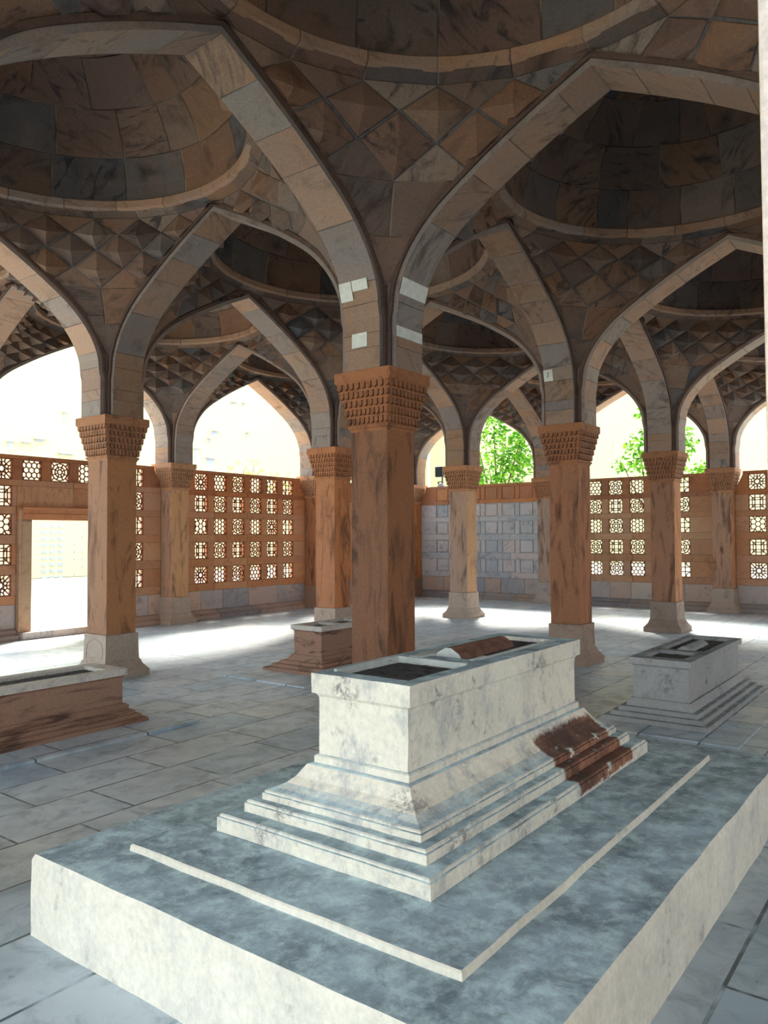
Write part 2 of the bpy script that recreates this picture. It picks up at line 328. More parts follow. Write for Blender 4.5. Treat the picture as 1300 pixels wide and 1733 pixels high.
# ------------------------------------------------------------------ vaults: one ceiling
ceil = empty('ceiling'); tag(ceil, kind='structure')
def vault_mesh(seed, N, levels, relief):
    rnd = random.Random(seed); mb = MB()
    hL = L/2 - W
    def P(z, th, push=0.0):
        r = sqrt(hL*hL + t_of_z(z)**2)
        f = min(1, max(0, (3.95-z)/.42)); r = r + (hL*1.4142+.03-r)*f*f*(3-2*f) - push
        return Vector((r*cos(th), r*sin(th), z - push*0.55))
    th = lambda i, k: (i + 0.5*(k % 2))*2*pi/N
    K = len(levels)-1
    V = lambda k, i: P(levels[k], th(i, k))
    # diamonds: each a low pyramid standing off the surface
    for k in range(1, K):
        for i in range(N):
            o = 1 if k % 2 else 0       # lattice vertex left/right of a diamond centred between them
            cth = (th(i, k) + pi/N)
            A = V(k, i); C = V(k, i+1)
            if k % 2: T = V(k-1, i+1); B = V(k+1, i+1)
            else: T = V(k-1, i); B = V(k+1, i)
            ctr = P(levels[k], cth, relief*(0.8+0.4*rnd.random())); tt = rnd.random()
            # drawn a little inside the lattice so that a sunk joint is left between neighbours
            mid = (A+B+C+T)/4
            q = [x + (mid-x)*0.05 for x in (A, B, C, T)]
            uvs = [(0, 0), (1, 0), (1, 1), (0, 1)]
            for a in range(4):
                b = (a+1) % 4
                mb.face((q[a], q[b], ctr), tt, [uvs[a], uvs[b], (0.5, 0.5)])
                o1 = [A, B, C, T]
                mb.face((o1[a], o1[b], q[b], q[a]), 0.1, [(.5, .5)]*4)
    for i in range(N):      # half diamonds at the top edge and the bottom edge
        tt = rnd.random()
        mb.face((V(0, i), V(0, i+1), V(1, i)), tt, [(0, 0), (1, 0), (.5, 1)])
        if K % 2: mb.face((V(K, i), V(K, i+1), V(K-1, i+1)), rnd.random(), [(0, 0), (1, 0), (.5, 1)])
        else: mb.face((V(K, i), V(K, i+1), V(K-1, i)), rnd.random(), [(0, 0), (1, 0), (.5, 1)])
    # flat course between the ring and the first diamonds
    for i in range(N):
        a0, a1 = th(i, 0), th(i+1, 0); tt = rnd.random()
        mb.quad(P(levels[0], a0), P(levels[0], a1), (1.70*cos(a1), 1.70*sin(a1), 5.035), (1.70*cos(a0), 1.70*sin(a0), 5.035), tt)
    # plain ashlar below the diamonds, with one shallow star-shaped panel in each corner
    zs = [levels[K]]; n = 4
    for j in range(n): zs.append(levels[K] + (3.0-levels[K])*((j+1)/n)**1.0)
    sub = 3
    for j in range(n):
        for i in range(N):
            a0, a1 = th(i, K), th(i+1, K)
            if j % 2: a0 += pi/N; a1 += pi/N
            tt = rnd.random()
            for s in range(2):
                z0 = zs[j] + (zs[j+1]-zs[j])*s/2; z1 = zs[j] + (zs[j+1]-zs[j])*(s+1)/2
                for u in range(2):
                    b0 = a0 + (a1-a0)*u/2; b1 = a0 + (a1-a0)*(u+1)/2
                    p0, p1 = P(z0, b0), P(z0, b1)
                    if j == 0 and s == 0:      # meets the straight feet of the diamonds
                        e0, e1 = P(z0, a0), P(z0, a1); p0, p1 = e0.lerp(e1, u/2), e0.lerp(e1, (u+1)/2)
                    mb.quad(p0, p1, P(z1, b1), P(z1, b0), tt, [(u/2, s/2), ((u+1)/2, s/2), ((u+1)/2, (s+1)/2), (u/2, (s+1)/2)])
    me = mb.mesh('pendentive_vault', [m_vault], merge=0.0005)
    bm = bmesh.new(); bm.from_mesh(me)
    for a in range(2):
        for q in range(-14, 15):
            n0 = Vector((1, 0, 0)) if a == 0 else Vector((0, 1, 0))
            bmesh.ops.bisect_plane(bm, geom=bm.verts[:]+bm.edges[:]+bm.faces[:], plane_co=n0*q*.125, plane_no=n0)
    for n_ in ((1, 0, 0), (-1, 0, 0), (0, 1, 0), (0, -1, 0)):
        v = Vector(n_)
        bmesh.ops.bisect_plane(bm, geom=bm.verts[:]+bm.edges[:]+bm.faces[:], plane_co=v*(hL+0.003), plane_no=v, clear_outer=True)
    for v in bm.verts:      # keep the relief clear of the arch openings
        for a, b in ((0, 1), (1, 0)):
            d = hL + .003 - abs(v.co[a])
            if d < .16: v.co.z = max(v.co.z, z_of_t(min(abs(v.co[b]), L/2-.3)) - d*.6) if v.co.z > 3.6 else v.co.z
    bm.to_mesh(me); bm.free()
    return me
def dome_mesh(seed, R=1.69, z0=5.13, rise=1.35, N=16, rows=5):
    rnd = random.Random(seed); mb = MB()
    def P(e, a): return (R*cos(e), 0, 0), (R*cos(e)*cos(a), R*cos(e)*sin(a), z0 + rise*sin(e))
    for r in range(rows):
        e0, e1 = r*pi/2/rows, (r+1)*pi/2/rows
        n = N if r < 3 else N//2
        cuts = [0.0]
        for i in range(n): cuts.append(cuts[-1] + rnd.uniform(0.6, 1.4))
        cuts = [c/cuts[-1]*2*pi + (0.3*r) for c in cuts]
        for i in range(n):
            tt = rnd.random(); g = 3
            for a in range(g):
                for b in range(g):
                    x0, x1 = cuts[i] + (cuts[i+1]-cuts[i])*a/g, cuts[i] + (cuts[i+1]-cuts[i])*(a+1)/g
                    y0, y1 = e0+(e1-e0)*b/g, e0+(e1-e0)*(b+1)/g
                    mb.quad(P(y0, x0)[1], P(y0, x1)[1], P(y1, x1)[1], P(y1, x0)[1], tt, [(a/g, b/g), ((a+1)/g, b/g), ((a+1)/g, (b+1)/g), (a/g, (b+1)/g)])
    return mb.mesh('dome', [m_vault], merge=0.0005)
def ring_mesh(seed):
    rnd = random.Random(seed); mb = MB(); N = 20; sub = 4
    pr = [(1.78, 5.03), (1.70, 5.03), (1.655, 5.045), (1.655, 5.115), (1.675, 5.135), (1.78, 5.135)]
    for i in range(N):
        tt = rnd.random()
        for s in range(sub):
            a, b = (i+s/sub)*2*pi/N, (i+(s+1)/sub)*2*pi/N
            for (r0, z0), (r1, z1) in zip(pr, pr[1:]):
                mb.quad((r0*cos(a), r0*sin(a), z0), (r0*cos(b), r0*sin(b), z0), (r1*cos(b), r1*sin(b), z1), (r1*cos(a), r1*sin(a), z1), tt, [(s/sub, .2), ((s+1)/sub, .2), ((s+1)/sub, .8), (s/sub, .8)])
    return mb.mesh('dome_ring', [m_arch])
def child(name, me, parent, loc, solid=0):
    o = bpy.data.objects.new(name, me); COL.objects.link(o); o.parent = parent; o.location = loc
    if solid:
        s = o.modifiers.new('thick', 'SOLIDIFY'); s.thickness = solid; s.offset = 1 if solid > 0 else -1
    return o
FINE = [4.99, 4.87, 4.75, 4.63, 4.51, 4.38, 4.25]
MIDL = [4.99, 4.84, 4.69, 4.53, 4.36]
COARSE = [4.99, 4.82, 4.62, 4.40]
v_fine = [vault_mesh(31, 32, FINE, 0.13), vault_mesh(32, 28, FINE, 0.12)]
v_mid = [vault_mesh(33, 26, MIDL, 0.11), vault_mesh(34, 24, MIDL, 0.10)]
v_coarse = vault_mesh(35, 20, COARSE, 0.09)
domes = [dome_mesh(41), dome_mesh(42, N=14), dome_mesh(43, N=18)]
rings = [ring_mesh(51), ring_mesh(52)]
def flip_in(me):
    """make every vault face look into the room"""
    bm = bmesh.new(); bm.from_mesh(me)
    for f in bm.faces:
        c = f.calc_center_median(); to = Vector((0, 0, 3.2)) - c
        if f.normal.dot(to) < 0: f.normal_flip()
    bm.to_mesh(me); bm.free()
for me in v_fine+v_mid+[v_coarse]+domes: flip_in(me)
for i in range(-2, 3):
    for j in range(-3, 2):
        c = ((i+.5)*L, (j+.5)*L, 0)
        v = v_coarse if (i, j) in ((-1, -1), (-2, -1), (-1, -2), (-2, -2)) else (v_fine[(i+j) % 2] if (j == 1 or i == 2) else v_mid[(i+j) % 2])
        child('pendentive_vault', v, ceil, c); child('dome_ring', rings[(i+j) % 2], ceil, c)
        d = child('dome', domes[(i*3+j) % 3], ceil, c); d.rotation_euler = (0, 0, (i*1.3+j*2.1))
for o in ceil.children: o.color = (.72, .72, .74, 1) if not o.name.startswith('dome_ring') else (.85, .83, .82, 1)
# roof slab over the vaults so that no daylight leaks past the domes
mb = MB(); mb.box(-2*L-.2, 3*L+.45, -3*L-.2, 2*L+.45, 6.6, 6.8)
for (x0, x1, y0, y1) in ((-2*L-.2, -2*L-.1, -3*L-.2, 2*L+.45), (3*L+.35, 3*L+.45, -3*L-.2, 2*L+.45), (-2*L-.2, 3*L+.45, -3*L-.2, -3*L-.1), (-2*L-.2, 3*L+.45, 2*L+.35, 2*L+.45)):
    mb.box(x0, x1, y0, y1, 5.0, 6.6)
mb.build('roof_slab', m_arch, ceil)

# ------------------------------------------------------------------ arches
def arch_meshes(seed):
    rnd = random.Random(seed); mb = MB()
    n = len(PROF)
    for sgn in (-1, 1):
        X = lambda d: sgn*(L/2 - d)
        # side faces
        for yy in (-W, W):
            tt = rnd.random()
            mb.quad((X(.196), yy, 3.008), (X(.29), yy, 3.008), (X(.29), yy, ZT), (X(.196), yy, ZT), 0.4)
            for i in range(1, n-1):
                (a, z), (b, y) = PROF[i], PROF[i+1]
                if b - a < 1e-5: continue
                mb.quad((X(a), yy, z), (X(b), yy, y), (X(b), yy, ZT), (X(a), yy, ZT), 0.4, [(.5, .5)]*4)
        # soffit: voussoirs with a tint each
        lens = [0]
        for i in range(n-1): lens.append(lens[-1] + math.dist(PROF[i], PROF[i+1]))
        cuts = [0, 0.18, 0.30, 0.55, 0.72]
        while cuts[-1] < lens[-1]-0.3: cuts.append(cuts[-1] + rnd.uniform(0.3, 0.55))
        cuts.append(lens[-1]+.01)
        cut_t = [rnd.random() for _ in cuts]
        def at(s):
            for i in range(n-1):
                if s <= lens[i+1] or i == n-2:
                    f = min(1, (s-lens[i])/max(1e-9, lens[i+1]-lens[i])); a, b = PROF[i], PROF[i+1]
                    return (a[0]+(b[0]-a[0])*f, a[1]+(b[1]-a[1])*f)
        for q in range(len(cuts)-1):
            s0, s1 = cuts[q], min(cuts[q+1], lens[-1]); m = max(2, int((s1-s0)/0.06))
            for e in range(m):
                p, r = at(s0+(s1-s0)*e/m), at(s0+(s1-s0)*(e+1)/m)
                mb.quad((X(p[0]), -W, p[1]), (X(p[0]), W, p[1]), (X(r[0]), W, r[1]), (X(r[0]), -W, r[1]), cut_t[q], [(0.02, e/m), (.98, e/m), (.98, (e+1)/m), (0.02, (e+1)/m)])
        mb.quad((X(.196), -W, 3.008), (X(.196), W, 3.008), (X(.196), W, ZT), (X(.196), -W, ZT), 0.4)
        mb.quad((X(.196), -W, ZT), (X(.196), W, ZT), (0, W, ZT), (0, -W, ZT), 0.4)
        mb.quad((X(.196), -W, 3.008), (X(.196), W, 3.008), (X(.29), W, 3.008), (X(.29), -W, 3.008), 0.4)
    ring = mb.mesh('arch_ring', [m_arch])
    mo = []
    for side in (-1, 1):
        mb = MB(); p1, p2 = offset_prof(0.045), offset_prof(0.085)
        y0, y1 = side*(W+0.022), side*(W-0.002)
        for sgn in (-1, 1):
            X = lambda d: sgn*(L/2 - d)
            for i in range(n-1):
                a, b, c, d = p1[i], p1[i+1], p2[i+1], p2[i]
                A, B, C, D = [(X(q[0]), y0, q[1]) for q in (a, b, c, d)]
                A1, B1, C1, D1 = [(X(q[0]), y1, q[1]) for q in (a, b, c, d)]
                mb.quad(A, B, C, D); mb.quad(A, B, B1, A1); mb.quad(D, C, C1, D1)
        mo.append(mb.mesh('moulding', [m_arch_edge]))
    return ring, mo
ARCH = [arch_meshes(s) for s in (61, 62, 63, 64, 65)]
def arch(u, v, axis, label=None, group=None, idx=0, tintc=(1, 1, 1)):
    """from column (u, v) one bay along +axis"""
    if axis == 'x': loc = ((u+.5)*L, v*L, 0); rz = 0
    else: loc = (u*L, (v+.5)*L, 0); rz = pi/2
    t = empty('pointed_arch', loc, rz)
    ring, mo = ARCH[idx % len(ARCH)]
    child('arch_ring', ring, t, (0, 0, 0))
    for m in mo: child('moulding', m, t, (0, 0, 0))
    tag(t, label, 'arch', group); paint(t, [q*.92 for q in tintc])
    return t

# ------------------------------------------------------------------ pillars
def shaft_mesh():
    mb = MB(); h = .195
    c = [(-h, -h), (h, -h), (h, h), (-h, h)]
    for k, tt in enumerate((.62, .45, .62, .45)):       # warm light on the +-y faces painted in as a yellower tint
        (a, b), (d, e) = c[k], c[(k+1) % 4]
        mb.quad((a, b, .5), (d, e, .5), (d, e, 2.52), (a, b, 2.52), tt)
    mb.quad(*[(a, b, .5) for a, b in c]); mb.quad(*[(a, b, 2.52) for a, b in c])
    return mb.mesh('shaft', [m_pillar])
def base_mesh():
    mb = MB()
    mb.rings([(.308, 0), (.308, .075), (.296, .085), (.288, .095), (.262, .125), (.245, .155), (.24, .165), (.24, .18), (.226, .195), (.222, .205), (.214, .47), (.217, .475), (.217, .492), (.208, .5)], 0.3, cap_bot=True)
    # shallow pointed-arch lines cut round each face
    for k in range(4):
        R = Matrix.Rotation(k*pi/2, 3, 'Z')
        pts = [(-.15, .23), (-.165, .33), (-.13, .40), (-.05, .43), (0, .455), (.05, .43), (.13, .40), (.165, .33), (.15, .23)]
        for (a, z), (b, y) in zip(pts, pts[1:]):
            f = lambda q, zz, o: R @ Vector((q, -(.222-(zz-.205)*.03+o), zz))
            d = 0.006
            mb.quad(f(a, z, .004), f(b, y, .004), f(b, y+d, .004), f(a, z+d, .004), 0.8)
            mb.quad(f(a, z, 0), f(b, y, 0), f(b, y, .004), f(a, z, .004), 0.8); mb.quad(f(a, z+d, 0), f(b, y+d, 0), f(b, y+d, .004), f(a, z+d, .004), 0.8)
    return mb.mesh('base', [m_base])
def capital_mesh():
    mb = MB()
    mb.rings([(.195, 2.50), (.205, 2.525), (.215, 2.53), (.215, 2.552), (.205, 2.556)], .2, cap_bot=True)
    tiers = 5; z = 2.556
    for k in range(tiers):
        h0 = .208 + .0155*k; h1 = .208 + .0155*(k+1)
        zt = z + .072
        mb.rings([(h0-.012, z), (h1-.014, zt)], .3, cap_bot=False)
        n = 9
        for q in range(4):
            R = Matrix.Rotation(q*pi/2, 3, 'Z')
            for i in range(n + (k % 2)):
                m = n + (k % 2); wd = 2*(h1-.004)/m; x0 = -(h1-.004) + i*wd + wd*.12; x1 = x0 + wd*.76
                pts = [(x0, z+.022), ((x0+x1)/2, z+.006), (x1, z+.022), (x1, zt), (x0, zt)]
                y = -h1; yb = -(h1-.02)
                F = [R @ Vector((a, y, b)) for a, b in pts]; B = [R @ Vector((a, yb, b)) for a, b in pts]
                mb.face(F, .1)
                for e in range(5): mb.face((F[e], F[(e+1) % 5], B[(e+1) % 5], B[e]), .1)
        mb.rings([(h1+.001, zt-.009), (h1+.001, zt)], .3, cap_top=True, cap_bot=True)
        z = zt
    mb.rings([(.292, z), (.297, z+.008), (.297, 3.007)], .3, cap_bot=True)
    return mb.mesh('capital', [m_capital])
def pier_mesh():
    mb = MB(); mb.rings([(.1955, 3.0065), (.1955, 4.98)], .3, cap_bot=True); return mb.mesh('impost_pier', [m_arch_edge])
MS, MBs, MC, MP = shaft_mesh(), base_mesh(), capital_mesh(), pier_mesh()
def pillar(u, v, label, group=None, cs=(1, 1, 1), cb=(1, 1, 1), cc=(1, 1, 1)):
    t = empty('stone_pillar', (u*L, v*L, 0))
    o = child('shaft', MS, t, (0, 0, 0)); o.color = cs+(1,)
    o = child('base', MBs, t, (0, 0, 0)); o.color = cb+(1,)
    o = child('capital', MC, t, (0, 0, 0)); o.color = cc+(1,)
    child('impost_pier', MP, t, (0, 0, 0))
    for c in t.children:
        if c.name.startswith(('shaft',)):
            b = c.modifiers.new('bevel', 'BEVEL'); b.width = 0.006; b.segments = 2; b.limit_method = 'ANGLE'
    tag(t, label, 'pillar', group)
    return t
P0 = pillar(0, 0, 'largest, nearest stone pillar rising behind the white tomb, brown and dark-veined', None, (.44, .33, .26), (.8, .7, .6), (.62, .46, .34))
P1 = pillar(0, 1, 'brown stone pillar at left, in front of the bright doorway', None, (.66, .57, .50), (.85, .85, .82), (.70, .62, .56))
P2 = pillar(1, 0, 'reddish brown pillar just right of centre, between the two right-hand tombs', None, (.66, .49, .40), (.75, .66, .60), (.66, .52, .43))
P3 = pillar(2, 0, 'free-standing pillar with grey foot and pale lit right edge, behind the small right-hand tomb', None, (.76, .63, .56), (.66, .62, .60), (.68, .58, .52))
P4 = pillar(2, 1, 'slim blue-grey free-standing pillar before the blind panelled wall', None, (.92, 1.02, 1.16), (1, .98, .95), (.95, .86, .76))
P5 = pillar(1, 1, 'orange-pink pillar half hidden behind the nearest pillar, beside the small brown tomb', None, (.95, .68, .50), (1, .95, .9), (.9, .7, .55))
P6 = pillar(1, 2, 'engaged wall pillar between the doorway wall and the large pierced screen', None, (.95, .95, .95), (.95, .88, .84), (.9, .88, .86))
P7 = pillar(3, 0, 'engaged wall pillar between the two pierced screens at far right', None, (.84, .80, .80), (.85, .86, .88), (.80, .74, .72))
P8 = pillar(2, 2, 'engaged wall pillar at the right end of the large pierced screen, partly behind the orange-pink pillar', None, (.95, .7, .52), (.8, .62, .52), (1, .95, .9))
P9 = pillar(3, 1, 'blue-grey engaged pillar at the right end of the blind panelled wall', None, (.86, 1.0, 1.2), (.9, .98, 1.08), (.9, .80, .72))
P10 = pillar(3, 2, 'corner wall pillar at the left end of the blind panelled wall, beside the black floodlight', None, (.9, .66, .48), (.6, .48, .4), (1, .95, .9))
P11 = pillar(-1, -1, 'close pillar, lit pale, of which only a thin sliver shows at the right edge', None, (1.5, 2.1, 2.8), (.9, .9, .9), (.9, .8, .7))  # shaft colour raised to paint in direct light from outside
for u, v in ((-1, 0), (0, -1), (1, -1), (2, -1), (-1, 1), (0, 2), (-2, 0), (-2, -1)):
    pillar(u, v, 'stone pillar of the hall standing outside the picture', 'pillars outside the picture', (.8, .62, .5), (.85, .8, .75), (.8, .65, .52))
# pale repairs on the springing of the nearest pillar and of the pillar right of it
def patch(parent, x0, x1, z0, z1, face, dist, tilt=0.0):
    mb = MB(); d0, d1 = dist, dist+tilt
    if face == '-x': A = [(-d0, x0, z0), (-d0, x1, z0), (-d1, x1, z1), (-d1, x0, z1)]; n = Vector((-.006, 0, 0))
    else: A = [(x0, -d0, z0), (x1, -d0, z0), (x1, -d1, z1), (x0, -d1, z1)]; n = Vector((0, -.006, 0))
    A = [Vector(a) for a in A]; B = [a+n for a in A]
    mb.quad(*B); 
    for k in range(4): mb.quad(A[k], A[(k+1) % 4], B[(k+1) % 4], B[k])
    o = mb.build('cement_patch', m_patch, parent); o['label'] = 'pale cement repair'
    return o
patch(P0, .06, .19, 3.60, 3.75, '-x', .318, .040)
patch(P0, -.11, .05, 3.665, 3.75, '-x', .337, .022)
patch(P0, -.06, .10, 3.20, 3.32, '-x', .290)
patch(P0, -.185, .185, 3.62, 3.75, '-y', .322, .036)
patch(P0, -.185, .185, 3.27, 3.36, '-y', .290)
pq = patch(P2, .07, .19, 3.56, 3.70, '-x', .309, .030)
mb = MB(); mb.box(-.356, -.350, .118, .123, 3.61, 3.67); mb.box(-.356, -.350, .118, .135, 3.607, 3.612)
mb.build('scratched_mark', m_black, pq)

# arches in view, and those just outside that carry the same vaults
A_ = {}
named = {
 (0, 0, 'y'): 'tall arch between the nearest pillar and the pillar at left',
 (-1, 0, 'x'): 'nearest arch sweeping from the big pillar up to the top left corner',
 (0, 0, 'x'): 'arch from the big pillar to the reddish pillar right of centre',
 (0, -1, 'y'): 'nearest arch curving from the big pillar up to the top right',
 (0, 1, 'x'): 'arch leading back from the left pillar to the orange-pink pillar',
 (-1, 1, 'x'): 'arch from the left pillar out over the left edge of the picture',
 (1, 0, 'y'): 'arch from the reddish pillar back to the orange-pink pillar',
 (1, 0, 'x'): 'arch from the reddish pillar to the pale-edged pillar behind it',
 (1, -1, 'y'): 'pale arch from the reddish pillar to the right edge with a grey keystone',
 (1, 1, 'y'): 'arch from the orange-pink pillar back to the screen wall',
 (1, 2, 'x'): 'outer arch open to the sky above the large pierced screen',
 (0, 2, 'x'): 'outer arch open to the sky above the doorway at left',
 (0, 1, 'y'): 'arch from the left pillar back to the doorway wall',
 (2, 0, 'y'): 'arch between the pale-edged pillar and the slim blue-grey pillar',
 (1, 1, 'x'): 'arch between the orange-pink pillar and the slim blue-grey pillar',
 (2, 0, 'x'): 'arch from the pale-edged pillar back to the far right wall pillar',
 (2, -1, 'y'): 'pale arch rising right of the pale-edged pillar to the right edge',
 (2, 1, 'x'): 'arch from the slim blue-grey pillar back to the blind wall',
 (2, 1, 'y'): 'arch from the slim blue-grey pillar back to the corner of the pierced screen',
 (3, 0, 'y'): 'outer arch open to a pale wall and a tree, above the right-hand pierced screen',
 (3, 1, 'y'): 'outer arch framing a bright green tree above the blind panelled wall',
 (3, -1, 'y'): 'outer arch open to the sky at the far right edge',
 (2, 2, 'x'): 'outer arch nearest the back corner above the hidden end of the left wall',
}
k = 0
for u in range(-2, 4):
    for v in range(-2, 3):
        for ax in 'xy':
            if ax == 'x' and (u > 2): continue
            if ax == 'y' and (v > 1): continue
            key = (u, v, ax); k += 1
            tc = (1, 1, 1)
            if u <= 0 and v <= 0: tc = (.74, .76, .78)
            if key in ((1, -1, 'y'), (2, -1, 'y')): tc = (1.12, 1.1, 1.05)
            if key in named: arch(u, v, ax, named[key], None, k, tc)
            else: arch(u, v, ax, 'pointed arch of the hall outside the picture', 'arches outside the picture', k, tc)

# ------------------------------------------------------------------ walls with pierced screens
def seg(mb, p, q, wd, y0, y1, tint=.3):
    """a strap of the tracery from p to q in the tile plane"""
    (x0, z0), (x1, z1) = p, q; dx, dz = x1-x0, z1-z0; l = sqrt(dx*dx+dz*dz)
    if l < 1e-6: return
    nx, nz = -dz/l*wd/2, dx/l*wd/2; ex, ez = dx/l*wd*.3, dz/l*wd*.3
    poly = [(x0-ex+nx, z0-ez+nz), (x0-ex-nx, z0-ez-nz), (x1+ex-nx, z1+ez-nz), (x1+ex+nx, z1+ez+nz)]
    mb.prism(poly, y0, y1, tint)
def tile_mesh(kind, S_=0.34):
    mb = MB(); h = S_/2; y0, y1 = -.009, .009; wd = .018
    b = .018
    for p, q in (((-h, -h+b/2), (h, -h+b/2)), ((-h, h-b/2), (h, h-b/2)), ((-h+b/2, -h), (-h+b/2, h)), ((h-b/2, -h), (h-b/2, h))): seg(mb, p, q, b, -.016, .016)
    H = h-b
    pol = lambda r, n, ph=0: [(r*cos(ph+2*pi*i/n), r*sin(ph+2*pi*i/n)) for i in range(n)]
    def loop(P, w_=wd):
        for i in range(len(P)): seg(mb, P[i], P[(i+1) % len(P)], w_, y0, y1)
    if kind == 0:      # wheel of eight petals in a ring
        loop(pol(.042, 8, pi/8)); loop(pol(.092, 8, pi/8)); loop(pol(.142, 16))
        for i in range(8):
            a = pi/8 + i*pi/4; seg(mb, (.042*cos(a), .042*sin(a)), (.142*cos(a), .142*sin(a)), wd, y0, y1)
        for sx in (-1, 1):
            for sz in (-1, 1): seg(mb, (.1*sx, .1*sz), (H*sx*.99, H*sz*.99), wd, y0, y1)
            seg(mb, (.142*sx, 0), (H*sx, 0), wd, y0, y1); seg(mb, (0, .142*sx), (0, H*sx), wd, y0, y1)
    elif kind == 1:    # nested squares
        loop([(-.05, -.05), (.05, -.05), (.05, .05), (-.05, .05)]); loop([(-.1, -.1), (.1, -.1), (.1, .1), (-.1, .1)])
        for s_ in (-1, 1):
            for t_ in (-.05, .05):
                seg(mb, (t_, .05*s_), (t_, H*s_), wd, y0, y1); seg(mb, (.05*s_, t_), (H*s_, t_), wd, y0, y1)
            for q_ in (-1, 1): seg(mb, (.05*s_, .05*q_), (.1*s_, .1*q_), wd, y0, y1); seg(mb, (.1*s_, .1*q_), (H*s_, H*q_), wd, y0, y1)
    elif kind == 2:    # hexagonal flower
        R = .058
        cs = [(0, 0)] + pol(R*1.732, 6, pi/6)
        for (cx_, cz_) in cs:
            P_ = [(cx_+x, cz_+z) for x, z in pol(R, 6)]; P_ = [(max(-H, min(H, x)), max(-H, min(H, z))) for x, z in P_]; loop(P_)
        for a in pol(R*2, 6): 
            t_ = min(1.6, H/max(abs(a[0]), abs(a[1]), 1e-6)); seg(mb, a if max(abs(a[0]), abs(a[1])) < H else (a[0]*t_, a[1]*t_), (a[0]*t_, a[1]*t_), wd, y0, y1)
        for sx in (-1, 1): 
            for sz in (-1, 1): seg(mb, (.09*sx, .145*sz), (.1*sx, H*sz), wd, y0, y1); seg(mb, (.135*sx, .1*sz), (H*sx, .11*sz), wd, y0, y1); seg(mb, (.12*sx, 0), (H*sx, 0), wd, y0, y1)
    elif kind == 3:    # honeycomb
        R = .052; dx = R*1.5; dz = R*1.732
        done = set()
        for i in range(-3, 4):
            for j in range(-3, 4):
                cx_, cz_ = i*dx, j*dz + (dz/2 if i % 2 else 0)
                P_ = [(cx_+x, cz_+z) for x, z in pol(R, 6)]
                for a in range(6):
                    p, q = P_[a], P_[(a+1) % 6]
                    key = tuple(sorted([(round(p[0], 3), round(p[1], 3)), (round(q[0], 3), round(q[1], 3))]))
                    if key in done: continue
                    done.add(key)
                    p2 = (max(-H, min(H, p[0])), max(-H, min(H, p[1]))); q2 = (max(-H, min(H, q[0])), max(-H, min(H, q[1])))
                    if (abs(p2[0]) == H and abs(q2[0]) == H) or (abs(p2[1]) == H and abs(q2[1]) == H): continue
                    seg(mb, p2, q2, wd, y0, y1)
    elif kind == 4:    # interlaced lobes
        for t_ in (-.05, .05): seg(mb, (t_, -H), (t_, H), wd, y0, y1); seg(mb, (-H, t_), (H, t_), wd, y0, y1)
        for sx in (-1, 1):
            for sz in (-1, 1):
                P_ = [(sx*(H - .085*sin(a)), sz*(H - .085*cos(a))) for a in [i*pi/2/5 for i in range(6)]]
                for p, q in zip(P_, P_[1:]): seg(mb, p, q, wd, y0, y1)
    else:              # eight-pointed star and kites
        loop(pol(.05, 8, pi/8)); O = pol(.05, 8, pi/8)
        for i in range(8):
            a = O[i]; ang = pi/8 + i*pi/4 
            tip = (.10*cos(ang+pi/8), .10*sin(ang+pi/8)); b_ = O[(i+1) % 8]
            seg(mb, a, tip, wd, y0, y1); seg(mb, b_, tip, wd, y0, y1)
            t_ = H/max(abs(tip[0]), abs(tip[1])); seg(mb, tip, (tip[0]*t_, tip[1]*t_), wd, y0, y1)
            t2 = min(1.0, .135/.05); m_ = (a[0]*2.5, a[1]*2.5); seg(mb, m_, tip, wd, y0, y1)
            tip2 = (.10*cos(ang-pi/8), .10*sin(ang-pi/8)); seg(mb, m_, tip2, wd, y0, y1)
            t3 = H/max(abs(a[0]), abs(a[1])); seg(mb, m_, (a[0]*t3, a[1]*t3), wd, y0, y1)
    return mb.mesh('jali_tile', [m_jali])
m_jali = stone('jali_stone', [(0.0, (150, 96, 64)), (0.5, (132, 88, 66))], joints=False, scale=2)
TILES = [tile_mesh(k) for k in range(6)]
ROWS = [2.72, 2.29, 1.835, 1.355, .865]
PITCH = .493
HT = .168
def pattern(r, c):
    if c == 5 and r in (0, 2, 4): return 4
    if r in (1, 3): return 1 if c % 2 == 0 else 0
    return (5, 3, 0, 3, 2, 4)[c % 6] if r % 4 == 0 else (2, 3, 0, 3, 5, 4)[c % 6]
